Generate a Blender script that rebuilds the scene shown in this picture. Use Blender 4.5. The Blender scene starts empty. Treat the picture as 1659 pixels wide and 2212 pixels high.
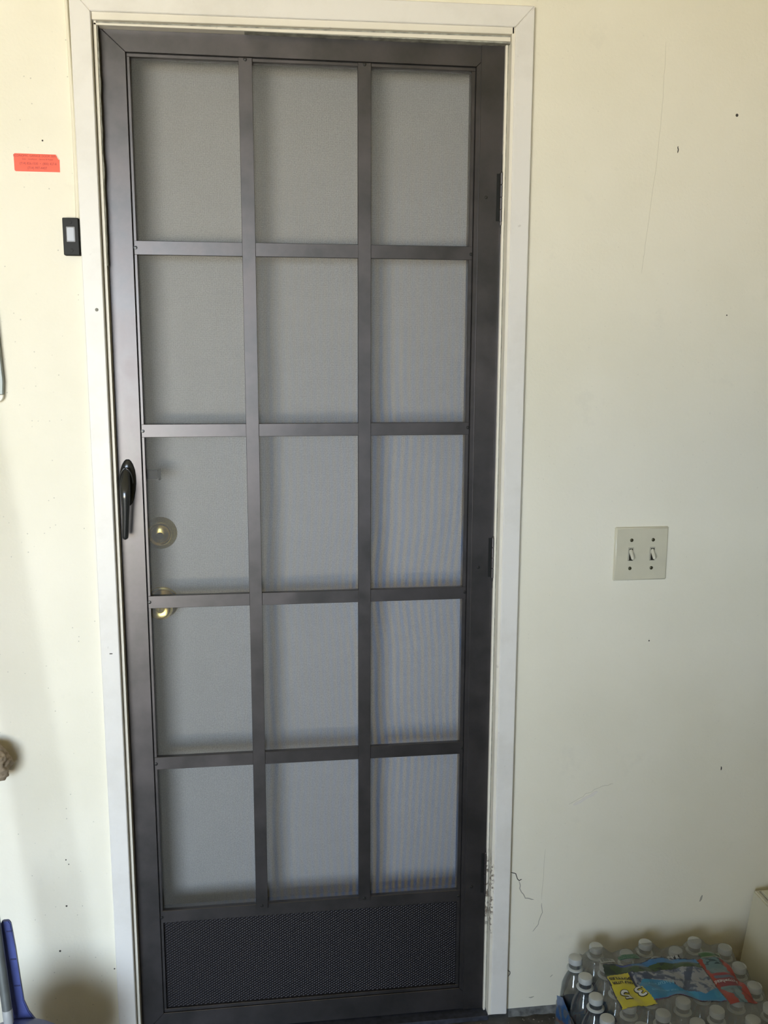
import bpy, bmesh, math, random
from mathutils import Vector, Matrix, noise

C = bpy.context.scene.collection
SC = bpy.context.scene
random.seed(7)

# ------------------------------------------------------------------ camera
cd = bpy.data.cameras.new('camera'); cam = bpy.data.objects.new('camera', cd); C.objects.link(cam)
right = Vector((0.99135009, -0.13119659, 0.0035285))
down = Vector((-0.0188025, -0.16858081, -0.98550849))
fwd = Vector((0.12989019, 0.97691758, -0.16958942))
M3 = Matrix((right, -down, -fwd)).transposed()
cam.matrix_world = Matrix.Translation((0.2699632, -1.84807546, 1.47190787)) @ M3.to_4x4()
cd.sensor_fit = 'VERTICAL'; cd.sensor_height = 36.0; cd.lens = 36.0 * 2050.68 / 2212.0
cd.clip_start = 0.02
SC.camera = cam

# ------------------------------------------------------------------ world, sun, daylight, exposure
w = bpy.data.worlds.new('sky'); SC.world = w; w.use_nodes = True
wb = w.node_tree.nodes['Background']; wb.inputs[0].default_value = (0.68, 0.82, 1.0, 1); wb.inputs[1].default_value = 6.2
# daylight thrown back up by the sunlit driveway in front of the garage opening
gd = bpy.data.lights.new('driveway_bounce_daylight', 'AREA'); gd.shape = 'RECTANGLE'; gd.size = 9.0; gd.size_y = 8.0
gd.energy = 1650.0; gd.color = (1.0, 0.82, 0.55)
go_ = bpy.data.objects.new('driveway_bounce_daylight', gd); C.objects.link(go_)
go_.location = (-4.6, -10.3, 0.03); go_.rotation_euler = (math.radians(180), 0, 0)
pd = bpy.data.lights.new('garage_opening_daylight', 'AREA'); pd.shape = 'RECTANGLE'; pd.size = 2.4; pd.size_y = 2.1
pd.cycles.is_portal = True
po = bpy.data.objects.new('garage_opening_daylight', pd); C.objects.link(po)
po.location = (-1.3, -4.62, 1.05); po.rotation_euler = (math.radians(90), 0, 0)
SC.view_settings.view_transform = 'Standard'; SC.view_settings.look = 'None'
SC.view_settings.gamma = 1.0; SC.view_settings.exposure = 1.68
SC.view_settings.use_curve_mapping = False
SC.cycles.use_denoising = True
SC.cycles.max_bounces = 8; SC.cycles.diffuse_bounces = 5; SC.cycles.glossy_bounces = 4
SC.cycles.transparent_max_bounces = 24; SC.cycles.sample_clamp_indirect = 6.0

# ------------------------------------------------------------------ node helpers
def newmat(name):
    m = bpy.data.materials.new(name); m.use_nodes = True
    nt = m.node_tree
    return m, nt, nt.nodes['Principled BSDF'], nt.nodes['Material Output']

def nd(nt, typ, **kw):
    n = nt.nodes.new(typ)
    for k, v in kw.items():
        if k.startswith('i_'):
            key = k[2:]
            key = int(key) if key.isdigit() else key.replace('_', ' ')
            n.inputs[key].default_value = v
        else:
            setattr(n, k, v)
    return n

def L(nt, a, b): nt.links.new(a, b)

def ramp(nt, src, stops):
    r = nt.nodes.new('ShaderNodeValToRGB')
    el = r.color_ramp.elements
    while len(el) > 1: el.remove(el[-1])
    for i, (p, c) in enumerate(stops):
        e = el[0] if i == 0 else el.new(p)
        e.position = p
        e.color = (c, c, c, 1) if isinstance(c, (int, float)) else tuple(c) + (1,)
    L(nt, src, r.inputs[0])
    return r

def mixc(nt, fac, a, b, mode='MIX'):
    m = nt.nodes.new('ShaderNodeMix'); m.data_type = 'RGBA'; m.blend_type = mode
    for sock, v in ((m.inputs[0], fac), (m.inputs[6], a), (m.inputs[7], b)):
        if hasattr(v, 'is_output'): L(nt, v, sock)
        elif isinstance(v, (int, float)): sock.default_value = v
        else: sock.default_value = tuple(v) + (1,) if len(v) == 3 else v
    return m.outputs[2]

def simple(name, col, rough=0.5, metal=0.0, noise_amt=0.0, noise_scale=30, bump=0.0, bump_scale=200, spec=None):
    m, nt, p, o = newmat(name)
    p.inputs['Roughness'].default_value = rough; p.inputs['Metallic'].default_value = metal
    if spec is not None: p.inputs['Specular IOR Level'].default_value = spec
    tc = nd(nt, 'ShaderNodeTexCoord')
    n = nd(nt, 'ShaderNodeTexNoise', i_Scale=noise_scale, i_Detail=4.0)
    L(nt, tc.outputs['Object'], n.inputs['Vector'])
    lo = tuple(c * (1 - noise_amt) for c in col); hi = tuple(min(1, c * (1 + noise_amt)) for c in col)
    r = ramp(nt, n.outputs['Fac'], [(0.3, lo), (0.7, hi)])
    L(nt, r.outputs[0], p.inputs['Base Color'])
    if bump:
        n2 = nd(nt, 'ShaderNodeTexNoise', i_Scale=bump_scale, i_Detail=2.0)
        L(nt, tc.outputs['Object'], n2.inputs['Vector'])
        b = nd(nt, 'ShaderNodeBump', i_Strength=bump, i_Distance=0.001)
        L(nt, n2.outputs['Fac'], b.inputs['Height']); L(nt, b.outputs[0], p.inputs['Normal'])
    return m

def wall_material():
    m, nt, p, o = newmat('cream_wall_paint')
    p.inputs['Roughness'].default_value = 0.55
    tc = nd(nt, 'ShaderNodeTexCoord'); v = tc.outputs['Object']
    n = nd(nt, 'ShaderNodeTexNoise', i_Scale=2.2, i_Detail=5.0, i_Roughness=0.6); L(nt, v, n.inputs['Vector'])
    base = ramp(nt, n.outputs['Fac'], [(0.30, (0.80, 0.765, 0.625)), (0.55, (0.845, 0.81, 0.68)), (0.8, (0.86, 0.825, 0.71))]).outputs[0]
    # soft grey grime in blotches
    n2 = nd(nt, 'ShaderNodeTexNoise', i_Scale=9.0, i_Detail=6.0, i_Roughness=0.7); L(nt, v, n2.inputs['Vector'])
    g = ramp(nt, n2.outputs['Fac'], [(0.60, 0.0), (0.80, 0.22)])
    c = mixc(nt, g.outputs[0], base, (0.50, 0.49, 0.43))
    # fly specks, thicker on the left of the doorway
    vo = nd(nt, 'ShaderNodeTexVoronoi', i_Scale=95.0, i_Randomness=1.0); L(nt, v, vo.inputs['Vector'])
    vc = nd(nt, 'ShaderNodeSeparateColor'); L(nt, vo.outputs['Color'], vc.inputs[0])
    sp = ramp(nt, vo.outputs['Distance'], [(0.07, 1.0), (0.15, 0.0)])
    pick = ramp(nt, vc.outputs[0], [(0.80, 0.0), (0.90, 1.0)])
    sx = nd(nt, 'ShaderNodeSeparateXYZ'); L(nt, v, sx.inputs[0])
    left = nd(nt, 'ShaderNodeMapRange', i_1=-0.03, i_2=0.05, i_3=0.55, i_4=0.14); L(nt, sx.outputs['X'], left.inputs[0])
    m1 = nd(nt, 'ShaderNodeMath', operation='MULTIPLY'); L(nt, sp.outputs[0], m1.inputs[0]); L(nt, pick.outputs[0], m1.inputs[1])
    m2 = nd(nt, 'ShaderNodeMath', operation='MULTIPLY'); L(nt, m1.outputs[0], m2.inputs[0]); L(nt, left.outputs[0], m2.inputs[1])
    c = mixc(nt, m2.outputs[0], c, (0.33, 0.32, 0.27))
    L(nt, c, p.inputs['Base Color'])
    b1 = nd(nt, 'ShaderNodeTexNoise', i_Scale=170.0, i_Detail=3.0); L(nt, v, b1.inputs['Vector'])
    b2 = nd(nt, 'ShaderNodeTexNoise', i_Scale=5.0, i_Detail=3.0); L(nt, v, b2.inputs['Vector'])
    bb = nd(nt, 'ShaderNodeBump', i_Strength=0.35, i_Distance=0.0012); L(nt, b1.outputs['Fac'], bb.inputs['Height'])
    bb2 = nd(nt, 'ShaderNodeBump', i_Strength=0.5, i_Distance=0.012); L(nt, b2.outputs['Fac'], bb2.inputs['Height'])
    L(nt, bb.outputs[0], bb2.inputs['Normal']); L(nt, bb2.outputs[0], p.inputs['Normal'])
    return m

def casing_material(name, base, dirty):
    m, nt, p, o = newmat(name)
    p.inputs['Roughness'].default_value = 0.38
    tc = nd(nt, 'ShaderNodeTexCoord'); v = tc.outputs['Object']
    n = nd(nt, 'ShaderNodeTexNoise', i_Scale=6.0, i_Detail=6.0, i_Roughness=0.65); L(nt, v, n.inputs['Vector'])
    g = ramp(nt, n.outputs['Fac'], [(0.48, 0.0), (0.75, dirty)])
    c = mixc(nt, g.outputs[0], base, (0.50, 0.47, 0.40))
    n3 = nd(nt, 'ShaderNodeTexNoise', i_Scale=60.0, i_Detail=3.0); L(nt, v, n3.inputs['Vector'])
    g3 = ramp(nt, n3.outputs['Fac'], [(0.72, 0.0), (0.78, 0.35)])
    c = mixc(nt, g3.outputs[0], c, (0.38, 0.36, 0.32))
    # rust stain low on the hinge side
    sx = nd(nt, 'ShaderNodeSeparateXYZ'); L(nt, v, sx.inputs[0])
    zz = ramp(nt, sx.outputs['Z'], [(0.0, 0.0), (0.20, 0.0), (0.24, 1.0), (0.37, 1.0), (0.41, 0.0)])
    xx = ramp(nt, sx.outputs['X'], [(0.735, 0.0), (0.744, 1.0), (0.7545, 1.0), (0.757, 0.0)])
    n4 = nd(nt, 'ShaderNodeTexNoise', i_Scale=130.0, i_Detail=4.0); L(nt, v, n4.inputs['Vector'])
    r4 = ramp(nt, n4.outputs['Fac'], [(0.50, 0.0), (0.60, 0.9)])
    q1 = nd(nt, 'ShaderNodeMath', operation='MULTIPLY'); L(nt, zz.outputs[0], q1.inputs[0]); L(nt, xx.outputs[0], q1.inputs[1])
    q2 = nd(nt, 'ShaderNodeMath', operation='MULTIPLY'); L(nt, q1.outputs[0], q2.inputs[0]); L(nt, r4.outputs[0], q2.inputs[1])
    c = mixc(nt, q2.outputs[0], c, (0.14, 0.10, 0.07))
    L(nt, c, p.inputs['Base Color'])
    b = nd(nt, 'ShaderNodeBump', i_Strength=0.15, i_Distance=0.001); L(nt, n3.outputs['Fac'], b.inputs['Height']); L(nt, b.outputs[0], p.inputs['Normal'])
    return m

def frame_material():
    m, nt, p, o = newmat('dark_bronze_aluminium')
    tc = nd(nt, 'ShaderNodeTexCoord'); v = tc.outputs['Object']
    n = nd(nt, 'ShaderNodeTexNoise', i_Scale=14.0, i_Detail=6.0, i_Roughness=0.65); L(nt, v, n.inputs['Vector'])
    c = ramp(nt, n.outputs['Fac'], [(0.35, (0.098, 0.094, 0.094)), (0.70, (0.132, 0.120, 0.121))])
    L(nt, c.outputs[0], p.inputs['Base Color'])
    r = ramp(nt, n.outputs['Fac'], [(0.3, 0.33), (0.7, 0.41)])
    L(nt, r.outputs[0], p.inputs['Roughness'])
    p.inputs['Metallic'].default_value = 0.85
    n2 = nd(nt, 'ShaderNodeTexNoise', i_Scale=900.0, i_Detail=1.0); L(nt, v, n2.inputs['Vector'])
    b = nd(nt, 'ShaderNodeBump', i_Strength=0.08, i_Distance=0.0005); L(nt, n2.outputs['Fac'], b.inputs['Height']); L(nt, b.outputs[0], p.inputs['Normal'])
    return m

def screen_material():
    """woven wire: opaque grey wires, open holes between them, blue and tan moire painted into the wire colour"""
    m, nt, p, o = newmat('woven_wire_screen')
    tc = nd(nt, 'ShaderNodeTexCoord'); v = tc.outputs['Object']
    p.inputs['Roughness'].default_value = 0.5; p.inputs['Metallic'].default_value = 0.2
    s0 = nd(nt, 'ShaderNodeSeparateXYZ'); L(nt, v, s0.inputs[0])
    wn = nd(nt, 'ShaderNodeTexNoise', i_Scale=2.6, i_Detail=1.0); L(nt, v, wn.inputs['Vector'])
    a1 = nd(nt, 'ShaderNodeMath', operation='MULTIPLY_ADD', i_1=0.055); L(nt, wn.outputs['Fac'], a1.inputs[0]); L(nt, s0.outputs['X'], a1.inputs[2])
    a2 = nd(nt, 'ShaderNodeMath', operation='MULTIPLY', i_1=2 * math.pi / 0.0150); L(nt, a1.outputs[0], a2.inputs[0])
    a3 = nd(nt, 'ShaderNodeMath', operation='SINE'); L(nt, a2.outputs[0], a3.inputs[0])
    a4 = nd(nt, 'ShaderNodeMapRange', i_1=-1.0, i_2=1.0, i_3=0.0, i_4=1.0); L(nt, a3.outputs[0], a4.inputs[0])
    c = mixc(nt, a4.outputs[0], (0.26, 0.20, 0.12), (0.055, 0.12, 0.27))  # moire stripes painted as alternating tan and blue wire colour
    sx = nd(nt, 'ShaderNodeSeparateXYZ'); L(nt, v, sx.inputs[0])
    fx = nd(nt, 'ShaderNodeMapRange', i_1=0.15, i_2=0.55, i_3=0.0, i_4=1.0); L(nt, sx.outputs['X'], fx.inputs[0])
    fz = nd(nt, 'ShaderNodeMapRange', i_1=1.95, i_2=1.2, i_3=0.0, i_4=1.0); L(nt, sx.outputs['Z'], fz.inputs[0])
    ff = nd(nt, 'ShaderNodeMath', operation='MULTIPLY'); L(nt, fx.outputs[0], ff.inputs[0]); L(nt, fz.outputs[0], ff.inputs[1])
    c = mixc(nt, ff.outputs[0], (0.085, 0.085, 0.078), c)
    L(nt, c, p.inputs['Base Color'])
    n = nd(nt, 'ShaderNodeTexNoise', i_Scale=520.0, i_Detail=2.0); L(nt, v, n.inputs['Vector'])
    al = ramp(nt, n.outputs['Fac'], [(0.3, 0.38), (0.7, 0.56)])
    # fine weave
    hx = nd(nt, 'ShaderNodeTexWave', wave_type='BANDS', bands_direction='X', i_Scale=180.0)
    hz = nd(nt, 'ShaderNodeTexWave', wave_type='BANDS', bands_direction='Z', i_Scale=180.0)
    L(nt, v, hx.inputs['Vector']); L(nt, v, hz.inputs['Vector'])
    mx = nd(nt, 'ShaderNodeMath', operation='MAXIMUM'); L(nt, hx.outputs['Fac'], mx.inputs[0]); L(nt, hz.outputs['Fac'], mx.inputs[1])
    mr = nd(nt, 'ShaderNodeMapRange', i_1=0.0, i_2=1.0, i_3=-0.16, i_4=0.07); L(nt, mx.outputs[0], mr.inputs[0])
    ad = nd(nt, 'ShaderNodeMath', operation='ADD'); L(nt, al.outputs[0], ad.inputs[0]); L(nt, mr.outputs[0], ad.inputs[1])
    L(nt, ad.outputs[0], p.inputs['Alpha'])
    return m

def kick_material():
    m, nt, p, o = newmat('embossed_kick_plate')
    p.inputs['Base Color'].default_value = (0.034, 0.031, 0.033, 1); p.inputs['Specular IOR Level'].default_value = 0.25; p.inputs['Metallic'].default_value = 0.6; p.inputs['Roughness'].default_value = 0.42
    tc = nd(nt, 'ShaderNodeTexCoord'); v = tc.outputs['Object']
    outs = []
    for s in (1, -1):
        mp = nd(nt, 'ShaderNodeMapping'); mp.inputs['Rotation'].default_value = (0, math.radians(58 * s), 0)
        L(nt, v, mp.inputs[0])
        wv = nd(nt, 'ShaderNodeTexWave', wave_type='BANDS', bands_direction='X', i_Scale=62.0); L(nt, mp.outputs[0], wv.inputs['Vector']); outs.append(wv.outputs['Fac'])
    mx = nd(nt, 'ShaderNodeMath', operation='MAXIMUM'); L(nt, outs[0], mx.inputs[0]); L(nt, outs[1], mx.inputs[1])
    b = nd(nt, 'ShaderNodeBump', i_Strength=0.8, i_Distance=0.0015); L(nt, mx.outputs[0], b.inputs['Height']); L(nt, b.outputs[0], p.inputs['Normal'])
    return m

def thin_plastic(name, tint, haze, haze_col, gloss=0.12, rough=0.15):
    """thin clear sheet: lets light straight through, with a milky share and a fresnel gloss"""
    m = bpy.data.materials.new(name); m.use_nodes = True; nt = m.node_tree
    nt.nodes.clear()
    out = nd(nt, 'ShaderNodeOutputMaterial')
    tr = nd(nt, 'ShaderNodeBsdfTransparent'); tr.inputs[0].default_value = tint + (1,)
    df = nd(nt, 'ShaderNodeBsdfDiffuse'); df.inputs[0].default_value = haze_col + (1,)
    gl = nd(nt, 'ShaderNodeBsdfGlossy', i_Roughness=rough); gl.inputs[0].default_value = (0.9, 0.93, 0.95, 1)
    tc = nd(nt, 'ShaderNodeTexCoord')
    n = nd(nt, 'ShaderNodeTexNoise', i_Scale=26.0, i_Detail=5.0); L(nt, tc.outputs['Object'], n.inputs['Vector'])
    r = ramp(nt, n.outputs['Fac'], [(0.3, haze * 0.7), (0.7, min(1, haze * 1.3))])
    b = nd(nt, 'ShaderNodeBump', i_Strength=0.25, i_Distance=0.004); L(nt, n.outputs['Fac'], b.inputs['Height'])
    L(nt, b.outputs[0], gl.inputs['Normal'])
    m1 = nd(nt, 'ShaderNodeMixShader'); L(nt, r.outputs[0], m1.inputs[0]); L(nt, tr.outputs[0], m1.inputs[1]); L(nt, df.outputs[0], m1.inputs[2])
    lw = nd(nt, 'ShaderNodeLayerWeight', i_Blend=0.25); mr = nd(nt, 'ShaderNodeMapRange', i_1=0.0, i_2=1.0, i_3=gloss * 0.4, i_4=min(1, gloss * 4))
    L(nt, lw.outputs['Fresnel'], mr.inputs[0])
    m2 = nd(nt, 'ShaderNodeMixShader'); L(nt, mr.outputs[0], m2.inputs[0]); L(nt, m1.outputs[0], m2.inputs[1]); L(nt, gl.outputs[0], m2.inputs[2])
    L(nt, m2.outputs[0], out.inputs[0])
    return m

def vcol_material(name, rough=0.3):
    m, nt, p, o = newmat(name)
    a = nd(nt, 'ShaderNodeVertexColor', layer_name='print'); L(nt, mixc(nt, 1.0, a.outputs[0], (0.78, 0.78, 0.78), 'MULTIPLY'), p.inputs['Base Color'])
    p.inputs['Roughness'].default_value = rough
    return m

M_WALL = wall_material()
M_CASE = casing_material('white_casing_paint', (0.80, 0.78, 0.74), 0.32)
M_JAMB = casing_material('cream_jamb_paint', (0.80, 0.76, 0.66), 0.30)
M_DOORW = simple('white_door_paint', (0.80, 0.80, 0.78), 0.45, noise_amt=0.02)
M_FRAME = frame_material()
M_SCREEN = screen_material()
M_KICK = kick_material()
M_BLACK = simple('black_hardware', (0.013, 0.014, 0.013), 0.5, noise_amt=0.1, spec=0.25)
M_HANDLE = simple('black_handle_enamel', (0.02, 0.022, 0.022), 0.22, noise_amt=0.05, spec=0.9)
M_GASKET = simple('dark_groove_gasket', (0.008, 0.008, 0.009), 0.8)
M_SCREW = simple('dark_screw', (0.07, 0.07, 0.07), 0.3, 0.8)
M_BRASS = simple('polished_brass', (0.88, 0.68, 0.22), 0.22, 1.0, noise_amt=0.1)
M_BRASSD = simple('dull_brass', (0.34, 0.27, 0.09), 0.42, 0.85, noise_amt=0.08)
M_KEY = simple('dark_keyway', (0.02, 0.017, 0.01), 0.5)
M_CONC = simple('dark_concrete', (0.075, 0.072, 0.066), 0.9, noise_amt=0.45, noise_scale=28, bump=0.9, bump_scale=90)
M_FOOT = simple('grey_footing', (0.15, 0.155, 0.15), 0.9, noise_amt=0.5, noise_scale=60, bump=1.0, bump_scale=120)
M_CEIL = simple('tan_plasterboard', (0.46, 0.40, 0.24), 0.9, noise_amt=0.05)
M_SIDE = simple('garage_side_wall', (0.24, 0.21, 0.13), 0.9, noise_amt=0.05)
M_DRIVE = simple('driveway_concrete', (0.50, 0.455, 0.37), 0.9, noise_amt=0.08, noise_scale=3)
M_ALMOND = simple('almond_switch_plate', (0.62, 0.59, 0.46), 0.32, noise_amt=0.04, noise_scale=25)
M_TOGGLE = simple('almond_toggle', (0.60, 0.58, 0.48), 0.3)
M_ORANGE = simple('orange_sticker', (0.93, 0.105, 0.040), 0.45, noise_amt=0.04, noise_scale=60)
M_INK = simple('red_ink', (0.42, 0.045, 0.03), 0.6)
M_GREYBTN = simple('grey_button_lens', (0.46, 0.48, 0.52), 0.3)
M_GREYRIM = simple('grey_button_rim', (0.25, 0.25, 0.26), 0.3)
M_CABLE = simple('cream_cable', (0.80, 0.76, 0.62), 0.5)
M_CAP = simple('white_bottle_cap', (0.46, 0.49, 0.50), 0.4, noise_amt=0.03)
M_BLUEP = simple('blue_plastic', (0.065, 0.085, 0.26), 0.35, noise_amt=0.2, noise_scale=20)
M_BLUED = simple('dark_blue_plastic', (0.03, 0.035, 0.12), 0.5)
M_POLE = simple('grey_metal_pole', (0.33, 0.36, 0.36), 0.32, 0.7, noise_amt=0.15, noise_scale=18)
M_FERR = simple('pale_ferrule', (0.6, 0.62, 0.62), 0.3, 0.4)
M_TAN = simple('tan_canvas', (0.34, 0.27, 0.19), 0.9, noise_amt=0.15, noise_scale=40, bump=0.5, bump_scale=300)
M_BAR = simple('grey_painted_steel', (0.26, 0.29, 0.28), 0.45, 0.3, noise_amt=0.1)
M_BARTIP = simple('pale_rounded_tip', (0.75, 0.72, 0.62), 0.4)
M_BOX = simple('off_white_box', (0.62, 0.60, 0.49), 0.7, noise_amt=0.05, noise_scale=12)
M_SILL = simple('dark_sill', (0.03, 0.033, 0.045), 0.6, noise_amt=0.4, noise_scale=80)
M_MARK = simple('dark_scuff', (0.06, 0.055, 0.045), 0.9)
M_CRACK = simple('plaster_crack', (0.40, 0.38, 0.32), 0.9)
M_HAIR = simple('hairline_crack', (0.66, 0.63, 0.52), 0.9)
M_PLAST = simple('pale_plaster_patch', (0.80, 0.76, 0.68), 0.8, bump=0.4)
M_FOAM = simple('grey_weatherstrip', (0.32, 0.32, 0.28), 0.95, noise_amt=0.4, noise_scale=70, bump=1, bump_scale=150)
M_DEBRIS = simple('pale_grit', (0.26, 0.24, 0.21), 0.9)
M_BOTTLE = thin_plastic('clear_bottle_plastic', (0.86, 0.89, 0.90), 0.10, (0.45, 0.48, 0.50), 0.16, 0.08)
M_RING = simple('milky_neck_ring', (0.50, 0.54, 0.55), 0.35)
M_FILM = thin_plastic('clear_shrink_film', (0.93, 0.93, 0.92), 0.30, (0.34, 0.345, 0.33), 0.10, 0.22)
M_FILMP = vcol_material('film_print', 0.28)
M_LABEL = vcol_material('bottle_label_print', 0.35)
M_TXTK = simple('black_print', (0.01, 0.012, 0.015), 0.5)
M_TXTW = simple('white_print', (0.55, 0.58, 0.58), 0.4)
M_TXTB = simple('pale_blue_print', (0.16, 0.42, 0.62), 0.4)

# ------------------------------------------------------------------ object helpers
def tag(o, label=None, cat=None, group=None, kind=None):
    if label: o['label'] = label
    if cat: o['category'] = cat
    if group: o['group'] = group
    if kind: o['kind'] = kind
    return o

def empty(name, loc=(0, 0, 0)):
    o = bpy.data.objects.new(name, None); C.objects.link(o); o.location = loc; o.empty_display_size = 0.05
    return o

def obj(name, bm, mat, parent=None, smooth=False, angle=None):
    bmesh.ops.recalc_face_normals(bm, faces=bm.faces[:])
    me = bpy.data.meshes.new(name); bm.to_mesh(me); bm.free()
    if smooth:
        for f in me.polygons: f.use_smooth = True
        if angle is not None: me.set_sharp_from_angle(angle=math.radians(angle))
    for m in (mat if isinstance(mat, (list, tuple)) else [mat]): me.materials.append(m)
    o = bpy.data.objects.new(name, me); C.objects.link(o)
    if parent:
        o.parent = parent
        o.matrix_parent_inverse = Matrix.Translation(parent.location).inverted()
    return o

def box(bm, x0, x1, y0, y1, z0, z1, bev=0.0, seg=1):
    t = bmesh.new()
    bmesh.ops.create_cube(t, size=1.0)
    for v in t.verts:
        v.co = Vector(((x0 + x1) / 2 + v.co.x * (x1 - x0), (y0 + y1) / 2 + v.co.y * (y1 - y0), (z0 + z1) / 2 + v.co.z * (z1 - z0)))
    if bev: bmesh.ops.bevel(t, geom=t.edges[:], offset=bev, segments=seg, affect='EDGES')
    join(bm, t)

def join(bm, t, mtx=None):
    mp = {}
    for v in t.verts: mp[v] = bm.verts.new(mtx @ v.co if mtx else v.co)
    for f in t.faces:
        try:
            nf = bm.faces.new([mp[v] for v in f.verts]); nf.material_index = f.material_index
        except ValueError: pass
    t.free()

def prism(bm, pts, y0, y1, bev=0.0):
    """polygon in x,z between two y planes"""
    t = bmesh.new()
    a = [t.verts.new((p[0], y0, p[1])) for p in pts]; b = [t.verts.new((p[0], y1, p[1])) for p in pts]
    n = len(pts)
    t.faces.new(a[::-1]); t.faces.new(b)
    for i in range(n): t.faces.new((a[i], a[(i + 1) % n], b[(i + 1) % n], b[i]))
    bmesh.ops.recalc_face_normals(t, faces=t.faces[:])
    if bev: bmesh.ops.bevel(t, geom=t.edges[:], offset=bev, segments=1, affect='EDGES')
    join(bm, t)

def lathe(bm, prof, n=32, mtx=None, capends=True, mi=0):
    """profile of (r, h) turned about local z"""
    t = bmesh.new(); rings = []
    for r, h in prof:
        rings.append([t.verts.new((r * math.cos(2 * math.pi * i / n), r * math.sin(2 * math.pi * i / n), h)) for i in range(n)])
    for a, b in zip(rings, rings[1:]):
        for i in range(n):
            t.faces.new((a[i], a[(i + 1) % n], b[(i + 1) % n], b[i])).material_index = mi
    if capends:
        t.faces.new(rings[0][::-1]).material_index = mi; t.faces.new(rings[-1]).material_index = mi
    join(bm, t, mtx)

def sweep(bm, pts, radii, n=12, flat=1.0, cap=True):
    """tube along points; radii = list of (rx, rn)"""
    pts = [Vector(p) for p in pts]; rings = []
    up = Vector((1, 0, 0))
    for i, p in enumerate(pts):
        tg = (pts[min(i + 1, len(pts) - 1)] - pts[max(i - 1, 0)]).normalized()
        u = (up - tg * up.dot(tg))
        if u.length < 1e-4: u = Vector((0, 1, 0)) - tg * tg.y
        u.normalize(); q = tg.cross(u)
        rx, rn = radii[i] if isinstance(radii, list) else radii
        rings.append([bm.verts.new(p + u * rx * math.cos(2 * math.pi * k / n) + q * rn * math.sin(2 * math.pi * k / n)) for k in range(n)])
    for a, b in zip(rings, rings[1:]):
        for k in range(n): bm.faces.new((a[k], a[(k + 1) % n], b[(k + 1) % n], b[k]))
    if cap: bm.faces.new(rings[0][::-1]); bm.faces.new(rings[-1])

def YAX(x, y, z):   # local +z points towards the camera side (-y)
    return Matrix.Translation((x, y, z)) @ Matrix.Rotation(math.radians(90), 4, 'X')

def text_mesh(body, size, font_w=1.0, align='CENTER', offset=0.0):
    cu = bpy.data.curves.new('t', 'FONT'); cu.body = body; cu.size = size; cu.align_x = align; cu.align_y = 'CENTER'
    cu.offset = offset; cu.resolution_u = 3
    o = bpy.data.objects.new('t', cu); C.objects.link(o)
    dg = bpy.context.evaluated_depsgraph_get()
    me = bpy.data.meshes.new_from_object(o.evaluated_get(dg))
    bpy.data.objects.remove(o); bpy.data.curves.remove(cu)
    bm = bmesh.new(); bm.from_mesh(me); bpy.data.meshes.remove(me)
    for v in bm.verts: v.co.x *= font_w
    return bm

# ================================================================== THE SETTING
# wall with the doorway
bm = bmesh.new()
box(bm, -3.4, -0.02, 0, 0.14, 0.02, 2.6); box(bm, 0.772, 2.6, 0, 0.14, 0.02, 2.6); box(bm, -0.02, 0.772, 0, 0.14, 2.068, 2.6)
wall = tag(obj('wall_back', bm, M_WALL), 'cream painted garage wall around the screen door', 'wall', kind='structure')
bm = bmesh.new(); box(bm, -3.4, 2.1, -4.8, 1.5, -0.1, 0.0)
tag(obj('floor', bm, M_CONC), 'dark grit-covered concrete garage floor', 'floor', kind='structure')
bm = bmesh.new(); box(bm, -3.4, 2.6, -4.75, 0.0, 2.6, 2.7)
tag(obj('ceiling', bm, M_CEIL), 'tan plasterboard garage ceiling', 'ceiling', kind='structure')
bm = bmesh.new(); box(bm, -3.5, -3.4, -4.75, 0.14, 0, 2.7)
tag(obj('wall_left', bm, M_SIDE), 'garage side wall on the left', 'wall', kind='structure')
bm = bmesh.new(); box(bm, 2.0, 2.1, -4.75, 0.14, 0, 2.7)
tag(obj('wall_right', bm, M_SIDE), 'garage side wall on the right', 'wall', kind='structure')
bm = bmesh.new()
box(bm, -3.4, -2.5, -4.75, -4.65, 0, 2.7); box(bm, -0.1, 2.0, -4.75, -4.65, 0, 2.7); box(bm, -2.5, -0.1, -4.75, -4.65, 2.1, 2.7)
tag(obj('wall_front', bm, M_SIDE), 'garage front wall with the open vehicle doorway', 'wall', kind='structure')
bm = bmesh.new(); box(bm, -30, 30, -50, -4.8, -0.1, -0.005)
tag(obj('driveway', bm, M_DRIVE), 'sunlit concrete driveway outside the garage', 'driveway', kind='structure')
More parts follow.
